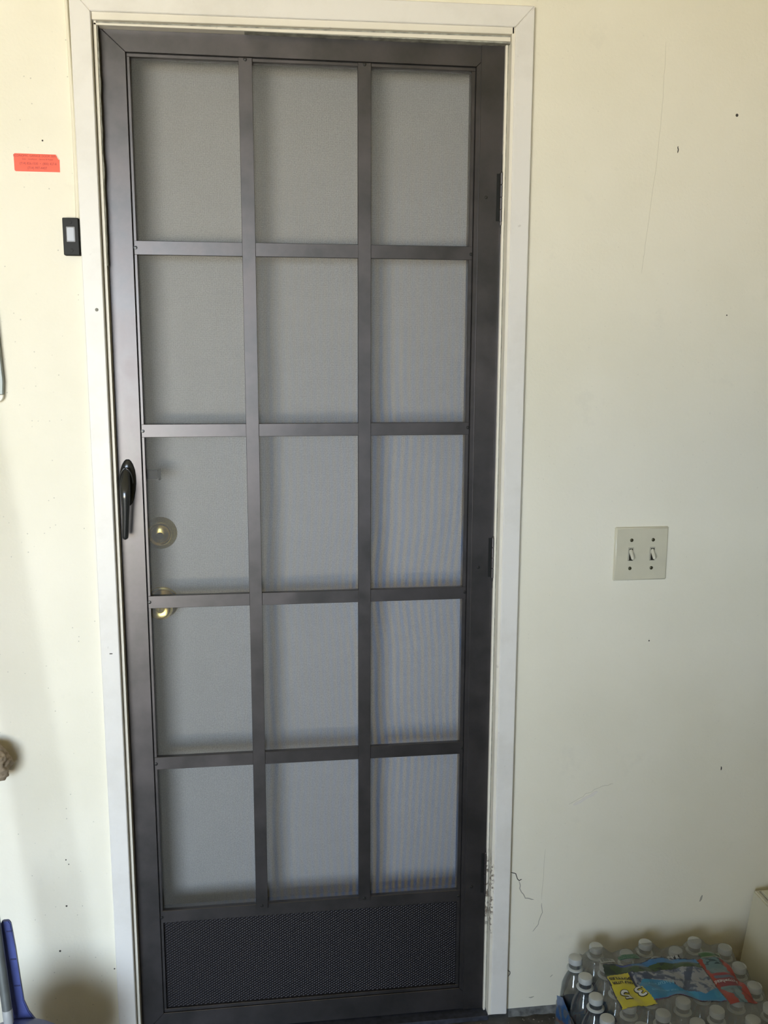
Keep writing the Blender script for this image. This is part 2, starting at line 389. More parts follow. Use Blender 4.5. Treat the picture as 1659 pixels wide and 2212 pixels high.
# unseen block added to darken the door's reflection and shade the lower right
shade_blk = tag(empty('shade_block', (0.70, -3.4, 0)), 'unseen dark bench-shaped block added behind the camera for shade and dark reflections', 'shade_block')
M_SHADEBLK = simple('shade_block_dark', (0.035, 0.036, 0.040), 0.5)
bm = bmesh.new(); box(bm, -0.14, 1.52, -4.56, -2.24, 0.06, 0.96, 0.01); obj('shade_block_body', bm, M_SHADEBLK, shade_blk)
bm = bmesh.new(); box(bm, -0.18, 1.56, -4.60, -2.20, 0.96, 1.01, 0.008); obj('shade_block_top', bm, M_SHADEBLK, shade_blk)
bm = bmesh.new(); box(bm, -0.10, 1.48, -4.50, -2.30, 0.0, 0.06); obj('shade_block_plinth', bm, M_SHADEBLK, shade_blk)
for k in range(3):
    bm = bmesh.new(); box(bm, -0.12 + k * 0.546, 0.408 + k * 0.546, -2.242, -2.222, 0.10, 0.93, 0.004)
    dq_ = obj('shade_block_panel', bm, M_SHADEBLK, shade_blk)
    bm = bmesh.new(); sweep(bm, [(0.35 + k * 0.546, -2.224, 0.70), (0.35 + k * 0.546, -2.20, 0.71), (0.35 + k * 0.546, -2.20, 0.83), (0.35 + k * 0.546, -2.224, 0.84)], (0.006, 0.006), 8); obj('shade_block_pull', bm, M_SCREW, dq_)
# rough grey footing strip under the wall
def footing(x0, x1):
    bm = bmesh.new(); n = int((x1 - x0) / 0.006); top = []; bot = []
    rows = []
    for i in range(n + 1):
        x = x0 + (x1 - x0) * i / n
        j = noise.noise(Vector((x * 40, 0, 0)))
        rows.append([bm.verts.new((x, 0.001 + 0.001 * noise.noise(Vector((x * 60, 3, 0))), 0.0195)),
                     bm.verts.new((x, 0.000 + 0.002 * j, 0.010)), bm.verts.new((x, -0.002 + 0.004 * j, 0.0)), bm.verts.new((x, 0.03, 0.0195))])
    for a, b in zip(rows, rows[1:]):
        bm.faces.new((a[0], b[0], b[1], a[1])); bm.faces.new((a[1], b[1], b[2], a[2])); bm.faces.new((a[3], b[3], b[0], a[0]))
    return bm
tag(obj('baseboard_back', footing(0.80, 2.59), M_FOOT), 'rough grey concrete footing strip under the wall, right of the door', 'footing', kind='structure')
tag(obj('baseboard_left', footing(-3.39, -0.045), M_FOOT), 'rough grey concrete footing strip under the wall, left of the door', 'footing', kind='structure')

# marks in the wall
def ribbon(name, pts, w, mat, y=-0.0004):
    bm = bmesh.new(); vs = []
    for i, (x, z) in enumerate(pts):
        a = Vector(pts[max(i - 1, 0)]); b = Vector(pts[min(i + 1, len(pts) - 1)])
        d = (b - a).normalized(); n = Vector((-d.y, d.x)) * w * (0.35 if i in (0, len(pts) - 1) else 1)
        vs.append((bm.verts.new((x + n.x, y, z + n.y)), bm.verts.new((x - n.x, y, z - n.y)), bm.verts.new((x + n.x, 0.001, z + n.y)), bm.verts.new((x - n.x, 0.001, z - n.y))))
    for a, b in zip(vs, vs[1:]):
        bm.faces.new((a[0], b[0], b[1], a[1])); bm.faces.new((a[0], a[2], b[2], b[0])); bm.faces.new((a[1], b[1], b[3], a[3]))
    return obj(name, bm, mat, wall)
def wig(pts, n=6, amp=0.0015):
    out = []
    for a, b in zip(pts, pts[1:]):
        for k in range(n):
            t = k / n
            out.append((a[0] + (b[0] - a[0]) * t + random.uniform(-amp, amp), a[1] + (b[1] - a[1]) * t + random.uniform(-amp, amp)))
    return out + [pts[-1]]
ribbon('plaster_crack', wig([(0.797, 0.352), (0.809, 0.347), (0.815, 0.330), (0.822, 0.332)], 3), 0.0009, M_MARK)
ribbon('plaster_crack', wig([(0.815, 0.330), (0.820, 0.306), (0.832, 0.288), (0.850, 0.282)], 4), 0.0010, M_CRACK)
ribbon('plaster_crack', wig([(0.868, 0.272), (0.870, 0.250), (0.862, 0.222), (0.850, 0.205)], 4, 0.0008), 0.0006, M_CRACK)
ribbon('plaster_crack', wig([(0.872, 0.40), (0.870, 0.33), (0.868, 0.28)], 4, 0.0006), 0.0004, M_HAIR)
ribbon('plaster_crack', wig([(0.797, 0.117), (0.803, 0.108), (0.797, 0.100)], 3), 0.0008, M_MARK)
ribbon('plaster_crack', wig([(1.055, 2.05), (1.054, 1.93), (1.047, 1.82), (1.036, 1.70), (1.028, 1.62)], 6, 0.0007), 0.00035, M_HAIR)
ribbon('plaster_crack', wig([(0.92, 0.500), (0.96, 0.523), (0.99, 0.537), (1.02, 0.543)], 5), 0.0006, M_HAIR)
ribbon('plaster_patch', wig([(0.93, 0.498), (0.955, 0.512), (0.985, 0.527)], 4), 0.0035, M_PLAST, -0.0008)
ribbon('scuff_mark', wig([(1.0895, 1.862), (1.0905, 1.856), (1.0895, 1.849)], 3, 0.0006), 0.0010, M_MARK)
ribbon('scuff_mark', wig([(1.266, 0.569), (1.266, 0.560)], 3, 0.0006), 0.0013, M_MARK)
ribbon('scuff_mark', wig([(1.242, 0.262), (1.236, 0.247)], 3, 0.0006), 0.0022, M_CRACK)
ribbon('scuff_mark', wig([(0.846, 0.043), (0.858, 0.045)], 3, 0.001), 0.0012, M_CRACK)
ribbon('scuff_mark', [(0.894, 0.090), (0.899, 0.095)], 0.0016, M_CRACK)
for x, z, r in ((1.2071, 1.9227, 0.0030), (1.2122, 1.5408, 0.0014), (-0.102, 1.836, 0.0016), (-0.133, 0.447, 0.0014), (-0.128, 0.437, 0.0012),
                (-0.137, 0.345, 0.0020), (-0.155, 0.245, 0.0022), (-0.048, 0.195, 0.0016), (1.084, 0.8632, 0.0016)):
    bm = bmesh.new(); lathe(bm, [(r, 0), (r * 0.9, 0.0006)], 10, YAX(x, 0, z)); obj('nail_hole', bm, M_MARK, wall)

# casing round the doorway (left, head and right boards, mitred)
trim = tag(empty('trim_1', (-0.02, 0, 0.02)), 'white painted door casing boards around the screen door', 'casing', kind='structure')
hl, hr = 2.0513, 2.0590     # underside of the head board at its two ends
tl, tr_ = 2.0895, 2.0968
bm = bmesh.new(); prism(bm, [(-0.0421, 0.018), (-0.0066, 0.018), (-0.0066, hl), (-0.0421, tl)], -0.015, 0.0, 0.0015); obj('side_casing', bm, M_CASE, trim)
bm = bmesh.new(); prism(bm, [(0.7565, 0.020), (0.7922, 0.018), (0.7922, tr_), (0.7565, hr)], -0.015, 0.0, 0.0018); obj('side_casing', bm, M_CASE, trim)
bm = bmesh.new(); prism(bm, [(-0.0064, hl), (0.7563, hr), (0.792, tr_), (-0.0419, tl)], -0.0152, 0.0, 0.0015); obj('head_casing', bm, M_CASE, trim)
# jamb, built of the edge strip and the stop strip with a groove between
def jambside(x0, x1, xs0, xs1, ys):
    bm = bmesh.new(); box(bm, x0, x1, -0.010, 0.16, 0.016, 2.060, 0.0010); obj('jamb_strip', bm, M_JAMB, trim)
    bm = bmesh.new(); box(bm, xs0, xs1, ys, 0.0195, 0.014, 2.040, 0.0006); obj('stop_strip', bm, M_JAMB, trim)
jambside(0.7510, 0.772, 0.7448, 0.7490, 0.010)
jambside(-0.02, -0.0060, -0.0047, 0.0006, -0.003)
bm = bmesh.new(); prism(bm, [(-0.0060, 2.0390), (0.7555, 2.0478), (0.7555, 2.068), (-0.0060, 2.068)], -0.010, 0.16, 0.0010); obj('head_jamb_strip', bm, M_JAMB, trim)
bm = bmesh.new(); prism(bm, [(-0.0042, 2.0325), (0.7500, 2.0368), (0.7500, 2.0445), (-0.0042, 2.0360)], -0.003, 0.0195, 0.0006); obj('head_stop_strip', bm, M_JAMB, trim)
bm = bmesh.new(); box(bm, -0.006, 0.7515, 0.0, 0.0195, 2.034, 2.06); box(bm, -0.0062, 0.0004, 0.003, 0.0190, 0.02, 2.05); box(bm, 0.7460, 0.7512, 0.013, 0.0195, 0.02, 2.04); obj('stop_groove', bm, M_FOAM, trim)
# ragged grey weatherstrip on the latch side
bm = bmesh.new(); rows = []
for i in range(160):
    z = 1.62 + 0.42 * i / 159
    wd = 0.0015 + 0.0022 * max(0, noise.noise(Vector((0, 0, z * 26))) + 0.35) * (0.4 + (z - 1.62) / 0.42)
    rows.append([bm.verts.new((0.0004, 0.0, z)), bm.verts.new((0.0004 + wd, -0.001, z)), bm.verts.new((0.0004 + wd, 0.013, z))])
for a, b in zip(rows, rows[1:]):
    bm.faces.new((a[0], b[0], b[1], a[1])); bm.faces.new((a[1], b[1], b[2], a[2]))
obj('weatherstrip', bm, M_FOAM, trim)
# nail dimple and staple on the left board
bm = bmesh.new(); lathe(bm, [(0.0032, 0), (0.0026, 0.0003), (0.0012, 0.0001)], 14, YAX(-0.0193, -0.015, 1.5404)); obj('nail_dimple', bm, M_FOAM, trim)
bm = bmesh.new(); box(bm, -0.0255, -0.0200, -0.0158, -0.015, 0.8826, 0.8842); obj('staple', bm, M_MARK, trim)

# sill and dark void behind
bm = bmesh.new(); box(bm, -0.004, 0.753, -0.006, 0.16, 0.0, 0.0115, 0.001)
tag(obj('trim_2', bm, M_SILL), 'dark metal door sill under the screen door', 'sill', kind='structure')

# ================================================================== INNER WHITE DOOR (seen through the mesh)
d2 = tag(empty('door_2', (0.37, 0.13, 0.012)), 'white solid house door seen through the screen mesh', 'door', kind='structure')
bm = bmesh.new(); box(bm, -0.0025, 0.7505, 0.115, 0.150, 0.0125, 2.040, 0.001); obj('door_panel', bm, M_DOORW, d2)
DY = 0.115
# deadbolt
bm = bmesh.new(); lathe(bm, [(0.0335, 0.0), (0.0330, 0.003), (0.0245, 0.013), (0.0238, 0.013)], 48, YAX(0.0671, DY, 1.0964))
db = obj('deadbolt', bm, M_BRASSD, d2, True, 35)
bm = bmesh.new(); lathe(bm, [(0.0236, 0.008), (0.0236, 0.017), (0.0222, 0.0185), (0.0195, 0.0175), (0.0185, 0.0165), (0.017, 0.0175), (0.004, 0.018)], 48, YAX(0.0671, DY, 1.0964))
obj('lock_cylinder', bm, M_BRASS, db, True, 35)
bm = bmesh.new(); lathe(bm, [(0.0075, 0.017), (0.0072, 0.0195), (0.001, 0.0195)], 24, YAX(0.0671, DY, 1.0935)); obj('keyhole', bm, M_KEY, db, True, 35)
# knob
bm = bmesh.new(); lathe(bm, [(0.0335, 0), (0.0335, 0.002), (0.0325, 0.0045), (0.029, 0.0055), (0.027, 0.0045), (0.020, 0.0075), (0.014, 0.010), (0.0125, 0.026), (0.0125, 0.0275)], 48, YAX(0.0656, DY, 0.949))
kn = obj('door_knob', bm, M_BRASS, d2, True, 40)
bm = bmesh.new(); lathe(bm, [(0.012, 0.024), (0.0175, 0.028), (0.0235, 0.036), (0.0252, 0.044), (0.0235, 0.050), (0.020, 0.0535), (0.0185, 0.0525), (0.0095, 0.0515), (0.009, 0.0525), (0.001, 0.0525)], 48, YAX(0.0656, DY, 0.949))
obj('knob_ball', bm, M_BRASS, kn, True, 40)
bm = bmesh.new(); lathe(bm, [(0.0085, 0.051), (0.0082, 0.0540), (0.001, 0.0545)], 24, YAX(0.0656, DY, 0.949)); obj('keyhole', bm, M_BRASSD, kn, True, 40)
bm = bmesh.new(); box(bm, 0.0649, 0.0663, 0.0600, 0.0630, 0.9455, 0.9525); obj('key_slot', bm, M_KEY, kn)

# ================================================================== SCREEN DOOR
FY = 0.020                      # outer face
d1 = tag(empty('door_1', (0.37, 0.03, 0.0145)), 'dark bronze metal screen door with fifteen mesh panes and handle', 'door', kind='structure')
X0, X1, XG, XI = -0.0016, 0.7462, 0.0462, 0.0529      # outer edge, outer edge, groove, bead inner edge
XIR, XGR, XS = 0.6830, 0.6915, 0.7000
ZT, ZG, ZI, ZB = 2.0395, 1.9961, 1.9886, 0.0145
ZM1, ZM0 = 0.3051, 0.2775
ZK, ZK0 = 0.0754, 0.0665
BE = 0.0008
bm = bmesh.new(); prism(bm, [(X0, ZB), (XG, ZK0), (XG, ZG), (X0, ZT)], FY, FY + 0.028, BE); obj('stile', bm, M_FRAME, d1)
bm = bmesh.new(); prism(bm, [(XGR, ZK0), (0.7415, ZB), (0.7415, 2.0435), (XGR, ZG + 0.0005)], FY, FY + 0.028, BE); obj('stile', bm, M_FRAME, d1)
bm = bmesh.new(); prism(bm, [(X0 + .0002, ZT), (XG + .0002, ZG), (XGR - .0002, ZG + 0.0005), (0.7413, 2.0435)], FY - 0.0001, FY + 0.028, BE); obj('top_rail', bm, M_FRAME, d1)
bm = bmesh.new(); prism(bm, [(X0 + .0002, ZB), (0.7413, ZB), (XGR - .0002, ZK0), (XG + .0002, ZK0)], FY - 0.0001, FY + 0.028, BE); obj('bottom_rail', bm, M_FRAME, d1)
bm = bmesh.new(); box(bm, XS, X1, FY - 0.003, FY + 0.02, ZB, 2.0440, BE); obj('hinge_stile_cover', bm, M_FRAME, d1)
# dark groove line then bead
def bead(x0, x1, z0, z1, axis):
    bm = bmesh.new(); box(bm, x0, x1, FY + 0.0012, FY + 0.024, z0, z1, 0.0006); return obj('glazing_bead', bm, M_FRAME, d1)
g = 0.0014
bm = bmesh.new()
for a in ((XG - .0002, XG + g, ZK0, ZG), (XGR - g, XGR + .0002, ZK0, ZG), (XG, XGR, ZG - g, ZG + .0002), (XG, XGR, ZK0 - .0002, ZK0 + g)):
    box(bm, a[0], a[1], FY + 0.004, FY + 0.024, a[2], a[3])
obj('groove_gasket', bm, M_GASKET, d1)
bead(XG + g, XI, ZM1 - 0.001, ZI, 'v'); bead(XIR, XGR - g, ZM1 - 0.001, ZI, 'v'); bead(XG + g, XGR - g, ZI, ZG - g, 'h')
bead(XG + g, XI, ZK, ZM0, 'v'); bead(XIR, XGR - g, ZK, ZM0, 'v'); bead(XG + g, XGR - g, ZK0 + g, ZK, 'h')
bm = bmesh.new(); box(bm, XG + g, XGR - g, FY + 0.0006, FY + 0.024, ZM0, ZM1, BE); obj('middle_rail', bm, M_FRAME, d1)
# muntins
for z0, z1 in ((1.6427, 1.6681), (1.3020, 1.3270), (0.9621, 0.9875), (0.6216, 0.6485)):
    bm = bmesh.new(); box(bm, XG + 0.0016, XGR - 0.0016, FY - 0.0002, FY + 0.010, z0, z1, 0.0006); obj('cross_muntin', bm, M_FRAME, d1)
for x0, x1 in ((0.2467, 0.2719), (0.4661, 0.4912)):
    bm = bmesh.new(); box(bm, x0, x1, FY - 0.0024, FY + 0.0085, ZM1 - 0.0085, ZG - 0.0016, 0.0006); obj('upright_muntin', bm, M_FRAME, d1)
# mesh and kick plate
bm = bmesh.new(); box(bm, XG + 0.002, XGR - 0.002, FY + 0.0110, FY + 0.0114, ZM1 - 0.004, ZG - 0.002)
bmesh.ops.delete(bm, geom=[f for f in bm.faces if f.normal.y > -0.5 and len(f.verts) == 4 and abs(f.calc_center_median().y - (FY + 0.0110)) > 1e-5], context='FACES')
obj('screen_mesh', bm, M_SCREEN, d1)
bm = bmesh.new(); box(bm, XG + 0.002, XGR - 0.002, FY + 0.0075, FY + 0.012, ZK0 + 0.002, ZM0 + 0.008); obj('kick_plate', bm, M_KICK, d1)
# screws
def screw(x, y, z, r=0.0029):
    bm = bmesh.new()
    lathe(bm, [(r * 1.25, 0), (r * 1.25, 0.0004), (r, 0.0004), (r, 0.0009), (r * 0.75, 0.0016), (r * 0.25, 0.0018)], 14, YAX(x, y, z))
    return obj('screw', bm, M_SCREW, d1, True, 30)
for z in (1.6555, 1.3140, 0.9750, 0.6345): screw(0.0508, FY - 0.0002, z)
screw(0.0500, FY + 0.0006, 0.2905)
for z in (1.6535, 1.3165, 0.9765, 0.6350): screw(0.6875, FY - 0.0002, z)
screw(0.6860, FY + 0.0006, 0.2905)
for x in (0.2592, 0.4786): screw(x, FY - 0.0024, 1.9915); screw(x, FY - 0.0024, 0.3030)
for z in (1.7600, 1.0286, 0.3123): screw(0.7142, FY - 0.003, z, 0.0026)
# hinges: leaf strip at the door edge plus knuckle barrel
for zb0, zb1, zl0, zl1 in ((1.714, 1.806, 1.692, 1.840), (1.006, 1.092, 0.984, 1.092), (0.296, 0.392, 0.240, 0.402)):
    hg = None
    bm = bmesh.new(); box(bm, 0.7440, 0.7475, FY - 0.004, FY + 0.012, zl0, zl1, 0.0004)
    hg = obj('hinge', bm, M_BLACK, d1)
    bm = bmesh.new(); box(bm, 0.7345, 0.7412, FY - 0.0045, FY - 0.003, zb0 + 0.002, zb1 - 0.002, 0.0004); obj('hinge_leaf', bm, M_BLACK, hg)
    n = 4; hh = (zb1 - zb0) / n
    for k in range(n):
        bm = bmesh.new()
        lathe(bm, [(0.0030, zb0 + k * hh + 0.0004), (0.0036, zb0 + k * hh + 0.0010), (0.0036, zb0 + (k + 1) * hh - 0.0010), (0.0030, zb0 + (k + 1) * hh - 0.0004)], 16, Matrix.Translation((0.7432, FY - 0.0066, 0)))
        obj('knuckle', bm, M_FRAME, hg, True, 40)
    bm = bmesh.new(); lathe(bm, [(0.0016, zb0 - 0.006), (0.0020, zb0 - 0.004), (0.0020, zb1 + 0.001), (0.0014, zb1 + 0.002)], 12, Matrix.Translation((0.7432, FY - 0.0066, 0)))
    obj('hinge_pin', bm, M_FRAME, hg, True, 40)
# pull handle
hd = None
bm = bmesh.new()
prof = [(1.2600, 0.0030), (1.2570, 0.0065), (1.2500, 0.0105), (1.2400, 0.0138), (1.2280, 0.0155), (1.2150, 0.0158), (1.2000, 0.0145), (1.1850, 0.0118), (1.1750, 0.0085), (1.1700, 0.0040)]
rings = []
for z, hw in prof:
    cx = 0.0195 - (1.26 - z) * 0.02
    rings.append([bm.verts.new((cx + hw * math.cos(a), FY - 0.0075 * math.sin(a) * min(1, hw / 0.010), z)) for a in [math.pi * k / 12 for k in range(13)]])
for a, b in zip(rings, rings[1:]):
    for k in range(12): bm.faces.new((a[k], a[k + 1], b[k + 1], b[k]))
bm.faces.new(rings[0]); bm.faces.new(rings[-1])
hd = obj('handle', bm, M_HANDLE, d1, True, 50)
# raised bright arch round the root of the lever
bm = bmesh.new(); pts = []
for k in range(17):
    a = math.pi * (k / 16)
    pts.append((0.0175 - 0.0125 * math.cos(a), FY - 0.0135 - 0.004 * math.sin(a), 1.2150 + 0.0300 * math.sin(a)))
sweep(bm, pts, (0.0016, 0.0022), 8); obj('handle_collar', bm, M_HANDLE, hd, True, 60)
bm = bmesh.new(); pts, rad = [], []
for k in range(81):
    t = k / 80
    z = 1.2420 - 0.1330 * t
    y = FY - 0.010 - 0.034 * math.sin(min(1, t * 2.6) * math.pi / 2) + 0.012 * t
    x = 0.0165 + 0.0022 * math.sin(t * math.pi * 1.2) - 0.0020 * t
    wv = 0.0078 + 0.0022 * math.exp(-((t - 0.28) / 0.22) ** 2) - 0.0018 * t
    en = 1.0 if t < 0.955 else math.sqrt(max(0.02, 1 - ((t - 0.955) / 0.046) ** 2))
    pts.append((x, y, z)); rad.append((wv * en, 0.0062 * en))
sweep(bm, pts, rad, 16); obj('handle_lever', bm, M_HANDLE, hd, True, 60)
# inside latch seen through the mesh
bm = bmesh.new(); box(bm, 0.044, 0.0745, FY + 0.020, FY + 0.032, 1.2185, 1.2365, 0.002, 2)
lt = obj('latch', bm, M_BLACK, d1)
bm = bmesh.new(); box(bm, 0.0745, 0.0782, FY + 0.018, FY + 0.034, 1.2155, 1.2385, 0.001, 2); obj('latch_tab', bm, M_BLACK, lt)

# ================================================================== ON THE WALL
# garage door push button
bt = tag(empty('push_button', (-0.062, -0.001, 1.638)), 'black garage push button box with a grey lit key, by the casing', 'button')
bm = bmesh.new(); box(bm, -0.0720, -0.0440, -0.0175, 0.0, 1.6365, 1.7020, 0.0012)
hs = obj('housing', bm, M_BLACK, bt)
bm = bmesh.new(); box(bm, -0.0658, -0.0502, -0.0190, -0.0170, 1.6595, 1.6865, 0.0008); obj('button_rim', bm, M_GREYRIM, bt)
bm = bmesh.new(); box(bm, -0.0642, -0.0518, -0.0202, -0.0185, 1.6618, 1.6842, 0.0010, 2); obj('button_key', bm, M_GREYBTN, bt)
for z in (1.6945, 1.6450):
    bm = bmesh.new(); lathe(bm, [(0.0032, 0), (0.0030, 0.0008), (0.0012, 0.0009)], 16, YAX(-0.0582, -0.0175, z)); obj('screw', bm, M_BLACK, bt, True, 30)
# cable above it
bm = bmesh.new(); pts = []
for k in range(41):
    t = k / 40; z = 1.7021 + (2.59 - 1.7021) * t
    pts.append((-0.0495 + 0.0030 * (1 - t) + 0.0012 * math.sin(t * 9), -0.0045, z))
sweep(bm, pts, [(0.0042 - 0.0012 * min(1, k / 14), 0.0040) for k in range(41)], 10)
tag(obj('bell_cable', bm, M_CABLE, None, True, 60), 'cream painted cable running down beside the casing to the push button', 'cable')

# orange sticker
st = tag(empty('sticker', (-0.113, 0, 1.80)), 'orange rectangular service sticker with faded red lettering, torn corner', 'sticker')
bm = bmesh.new()
def rc(cx, cz, r, a0, a1): return [(cx + r * math.cos(math.radians(a)), cz + r * math.sin(math.radians(a))) for a in range(a0, a1 + 1, 22)]
pl = [(-0.0838, 1.8130), (-0.0768, 1.8035), (-0.0765, 1.7830)] + [(-0.0765, 1.7815)] 
pl = rc(-0.1500, 1.7852, 0.0028, 180, 270) + [(-0.0745, 1.7825), (-0.0743, 1.8035), (-0.0790, 1.8125)] + rc(-0.1502, 1.8102, 0.0028, 90, 180)
prism(bm, [(x, z) for x, z in pl], -0.0006, 0.0)
obj('sticker_sheet', bm, M_ORANGE, st)
bm = bmesh.new(); prism(bm, [(-0.0792, 1.8124), (-0.0745, 1.8036), (-0.0760, 1.8040), (-0.0800, 1.8122)], -0.0016, -0.0006); obj('lifted_corner', bm, M_CABLE, st)
for txt, s, x, z, wf in (('ECONOMIC GARAGE DOOR SERV.', 0.0056, -0.1155, 1.8092, 0.88), ('Sales - Installation - Service & Repair', 0.0037, -0.1120, 1.8036, 0.98),
                         ('(714) 826-1530  \u2022  (800) 427-8', 0.0058, -0.1115, 1.7960, 0.88), ('(714) 997-4407', 0.0060, -0.1135, 1.7885, 0.9)):
    t = text_mesh(txt, s, wf); bm = bmesh.new(); join(bm, t, YAX(x, -0.0008, z)); obj('lettering', bm, M_INK, st)

# switch plate
sw = tag(empty('light_switch', (1.055, 0, 1.055)), 'almond double toggle light switch plate on the right wall', 'switch')
bm = bmesh.new()
t = bmesh.new(); bmesh.ops.create_cube(t, size=1)
for v in t.verts:
    k = 0.96 if v.co.y < 0 else 1.0
    v.co = Vector((1.05515 + v.co.x * 0.1165 * k, -0.00275 + v.co.y * 0.0055, 1.0532 + v.co.z * 0.1140 * k))
bmesh.ops.bevel(t, geom=[e for e in t.edges if (e.verts[0].co.y + e.verts[1].co.y) / 2 < -0.001], offset=0.0016, segments=3, affect='EDGES'); join(bm, t)
obj('switch_plate', bm, M_ALMOND, sw, True, 40)
for x in (1.0318, 1.0785):
    bm = bmesh.new(); box(bm, x - 0.0056, x + 0.0056, -0.0059, -0.0045, 1.0395, 1.0672); sl = obj('toggle_slot', bm, M_KEY, sw)
    bm = bmesh.new()
    for a in ((x - 0.0056, x + 0.0056, 1.0655, 1.0668), (x - 0.0052, x - 0.0040, 1.0405, 1.066), (x + 0.0044, x + 0.0056, 1.0405, 1.066)):
        box(bm, a[0], a[1], -0.0068, -0.0050, a[2], a[3])
    obj('slot_frame', bm, M_TOGGLE, sw)
    bm = bmesh.new(); sweep(bm, [(x + 0.0003, -0.0035, 1.0600), (x + 0.0004, -0.0085, 1.0560), (x + 0.0006, -0.0140, 1.0495), (x + 0.0006, -0.0172, 1.0455), (x + 0.0006, -0.0180, 1.0445)],
                            [(0.0040, 0.0052), (0.0040, 0.0044), (0.0036, 0.0036), (0.0032, 0.0030), (0.0018, 0.0016)], 12)
    obj('toggle', bm, M_TOGGLE, sw, True, 50)
    for z in (1.0828, 1.0232):
        bm = bmesh.new(); lathe(bm, [(0.0037, 0), (0.0037, 0.0004), (0.0030, 0.0012), (0.0012, 0.0015)], 18, YAX(x + (0.0006 if z > 1.05 else -0.0006), -0.0055, z)); s_ = obj('screw', bm, simple('bronze_screw', (0.09, 0.085, 0.05), 0.35, 0.6) if 'bronze_screw' not in bpy.data.materials else bpy.data.materials['bronze_screw'], sw, True, 40)

# grey steel strip hanging at the left edge
br = tag(empty('steel_strip', (-0.205, 0, 1.38)), 'grey steel strip hanging on the wall at the left edge, rounded pale tip', 'tool')
bm = bmesh.new(); prism(bm, [(-0.222, 1.386), (-0.1945, 1.386), (-0.1925, 1.41), (-0.1990, 1.56), (-0.214, 1.62), (-0.226, 1.62)], -0.014, -0.0005, 0.001); obj('blade', bm, M_BAR, br)
bm = bmesh.new()
prism(bm, [(-0.222, 1.386)] + [(-0.2075 + 0.0132 * math.cos(math.radians(a)), 1.384 + 0.013 * math.sin(math.radians(a))) for a in range(180, 361, 20)] + [(-0.1945, 1.386)], -0.012, -0.0005, 0.001)
obj('rounded_tip', bm, M_BARTIP, br)

# crumpled tan cloth at the left edge
def lump(cx, cy, cz, rx, ry, rz, amp, fr, seed, sub=5):
    t = bmesh.new(); bmesh.ops.create_icosphere(t, subdivisions=sub, radius=1.0)
    for v in t.verts:
        p = v.co.copy(); n = noise.fractal(p * fr + Vector((seed, 0, 0)), 1.0, 2.0, 4)
        rd = 1 - abs(noise.noise(p * fr * 1.7 + Vector((0, seed, 0)))) * amp * 0.8 + n * amp
        v.co = Vector((cx + p.x * rx * rd, min(-0.001, cy + p.y * ry * rd), cz + p.z * rz * rd))
    return t
cl = tag(empty('hanging_cloth', (-0.40, -0.03, 0.40)), 'crumpled tan cloth end poking in at the left edge of the wall', 'cloth')
bm = bmesh.new(); join(bm, lump(-0.268, -0.042, 0.680, 0.052, 0.038, 0.040, 0.22, 1.9, 3.1)); obj('cloth_fold', bm, M_TAN, cl, True)
bm = bmesh.new(); join(bm, lump(-0.460, -0.060, 0.68, 0.165, 0.060, 0.62, 0.22, 1.6, 8.7)); obj('unseen_cloth_bulk', bm, simple('pink_bounce_canvas', (0.46, 0.28, 0.27), 0.9, noise_amt=0.1), cl, True)  # added unseen bulk; shape and pink tint cast shadow and bounce on the wall

# ================================================================== LEFT CORNER: scoop and pole
dp = tag(empty('dustpan', (-0.185, -0.2, 0.0)), 'blue plastic scoop with an upright notched handle strap, lower left corner', 'dustpan')
bm = bmesh.new()
TILT = Matrix.Translation((-0.185, -0.215, 0.142)) @ Matrix.Rotation(math.radians(90), 4, 'X')
lathe(bm, [(0.001, -0.045), (0.055, -0.042), (0.090, -0.030), (0.108, -0.012), (0.115, 0.006), (0.118, 0.020), (0.1195, 0.030), (0.1165, 0.031), (0.1125, 0.022), (0.107, 0.006), (0.100, -0.006), (0.085, -0.022), (0.052, -0.036), (0.001, -0.039)], 72, TILT, False)
obj('scoop_bowl', bm, M_BLUEP, dp, True, 45)
bm = bmesh.new(); lathe(bm, [(0.1010, 0.000), (0.1065, 0.0085), (0.1060, 0.0095), (0.1000, 0.0015)], 72, TILT, False); obj('rim_channel', bm, M_BLUED, dp, True)
bm = bmesh.new(); rows = []
strap = [(-0.180, 0.235, 0.026), (-0.188, 0.262, 0.018), (-0.1915, 0.285, 0.0140), (-0.1945, 0.33, 0.0128), (-0.1975, 0.39, 0.0115), (-0.1995, 0.430, 0.0100), (-0.2000, 0.443, 0.0088), (-0.2003, 0.448, 0.0060)]
for cx, z, hw in strap:
    rows.append([bm.verts.new((cx - hw, -0.205, z)), bm.verts.new((cx + hw, -0.205, z)), bm.verts.new((cx + hw, -0.198, z)), bm.verts.new((cx - hw, -0.198, z))])
for a, b in zip(rows, rows[1:]):
    for k in range(4): bm.faces.new((a[k], a[(k + 1) % 4], b[(k + 1) % 4], b[k]))
bm.faces.new(rows[0]); bm.faces.new(rows[-1])
bmesh.ops.bevel(bm, geom=[e for e in bm.edges if abs((e.verts[0].co - e.verts[1].co).normalized().z) > 0.6], offset=0.0015, segments=2, affect='EDGES')
obj('handle_strap', bm, M_BLUEP, dp, True, 40)
for z, x in ((0.428, -0.1935), (0.372, -0.1900), (0.318, -0.186)):
    bm = bmesh.new(); box(bm, x - 0.006, x + 0.004, -0.2062, -0.2045, z - 0.0014, z + 0.0012, 0.0004); obj('strap_notch', bm, M_BLUED, dp)
pl = tag(empty('broom_pole', (-0.203, -0.228, 0.262)), 'grey metal pole leaning in the blue plastic scoop', 'pole')
bm = bmesh.new(); ax0 = Vector((-0.2005, -0.229, 0.285)); ax1 = Vector((-0.290, -0.150, 1.45))
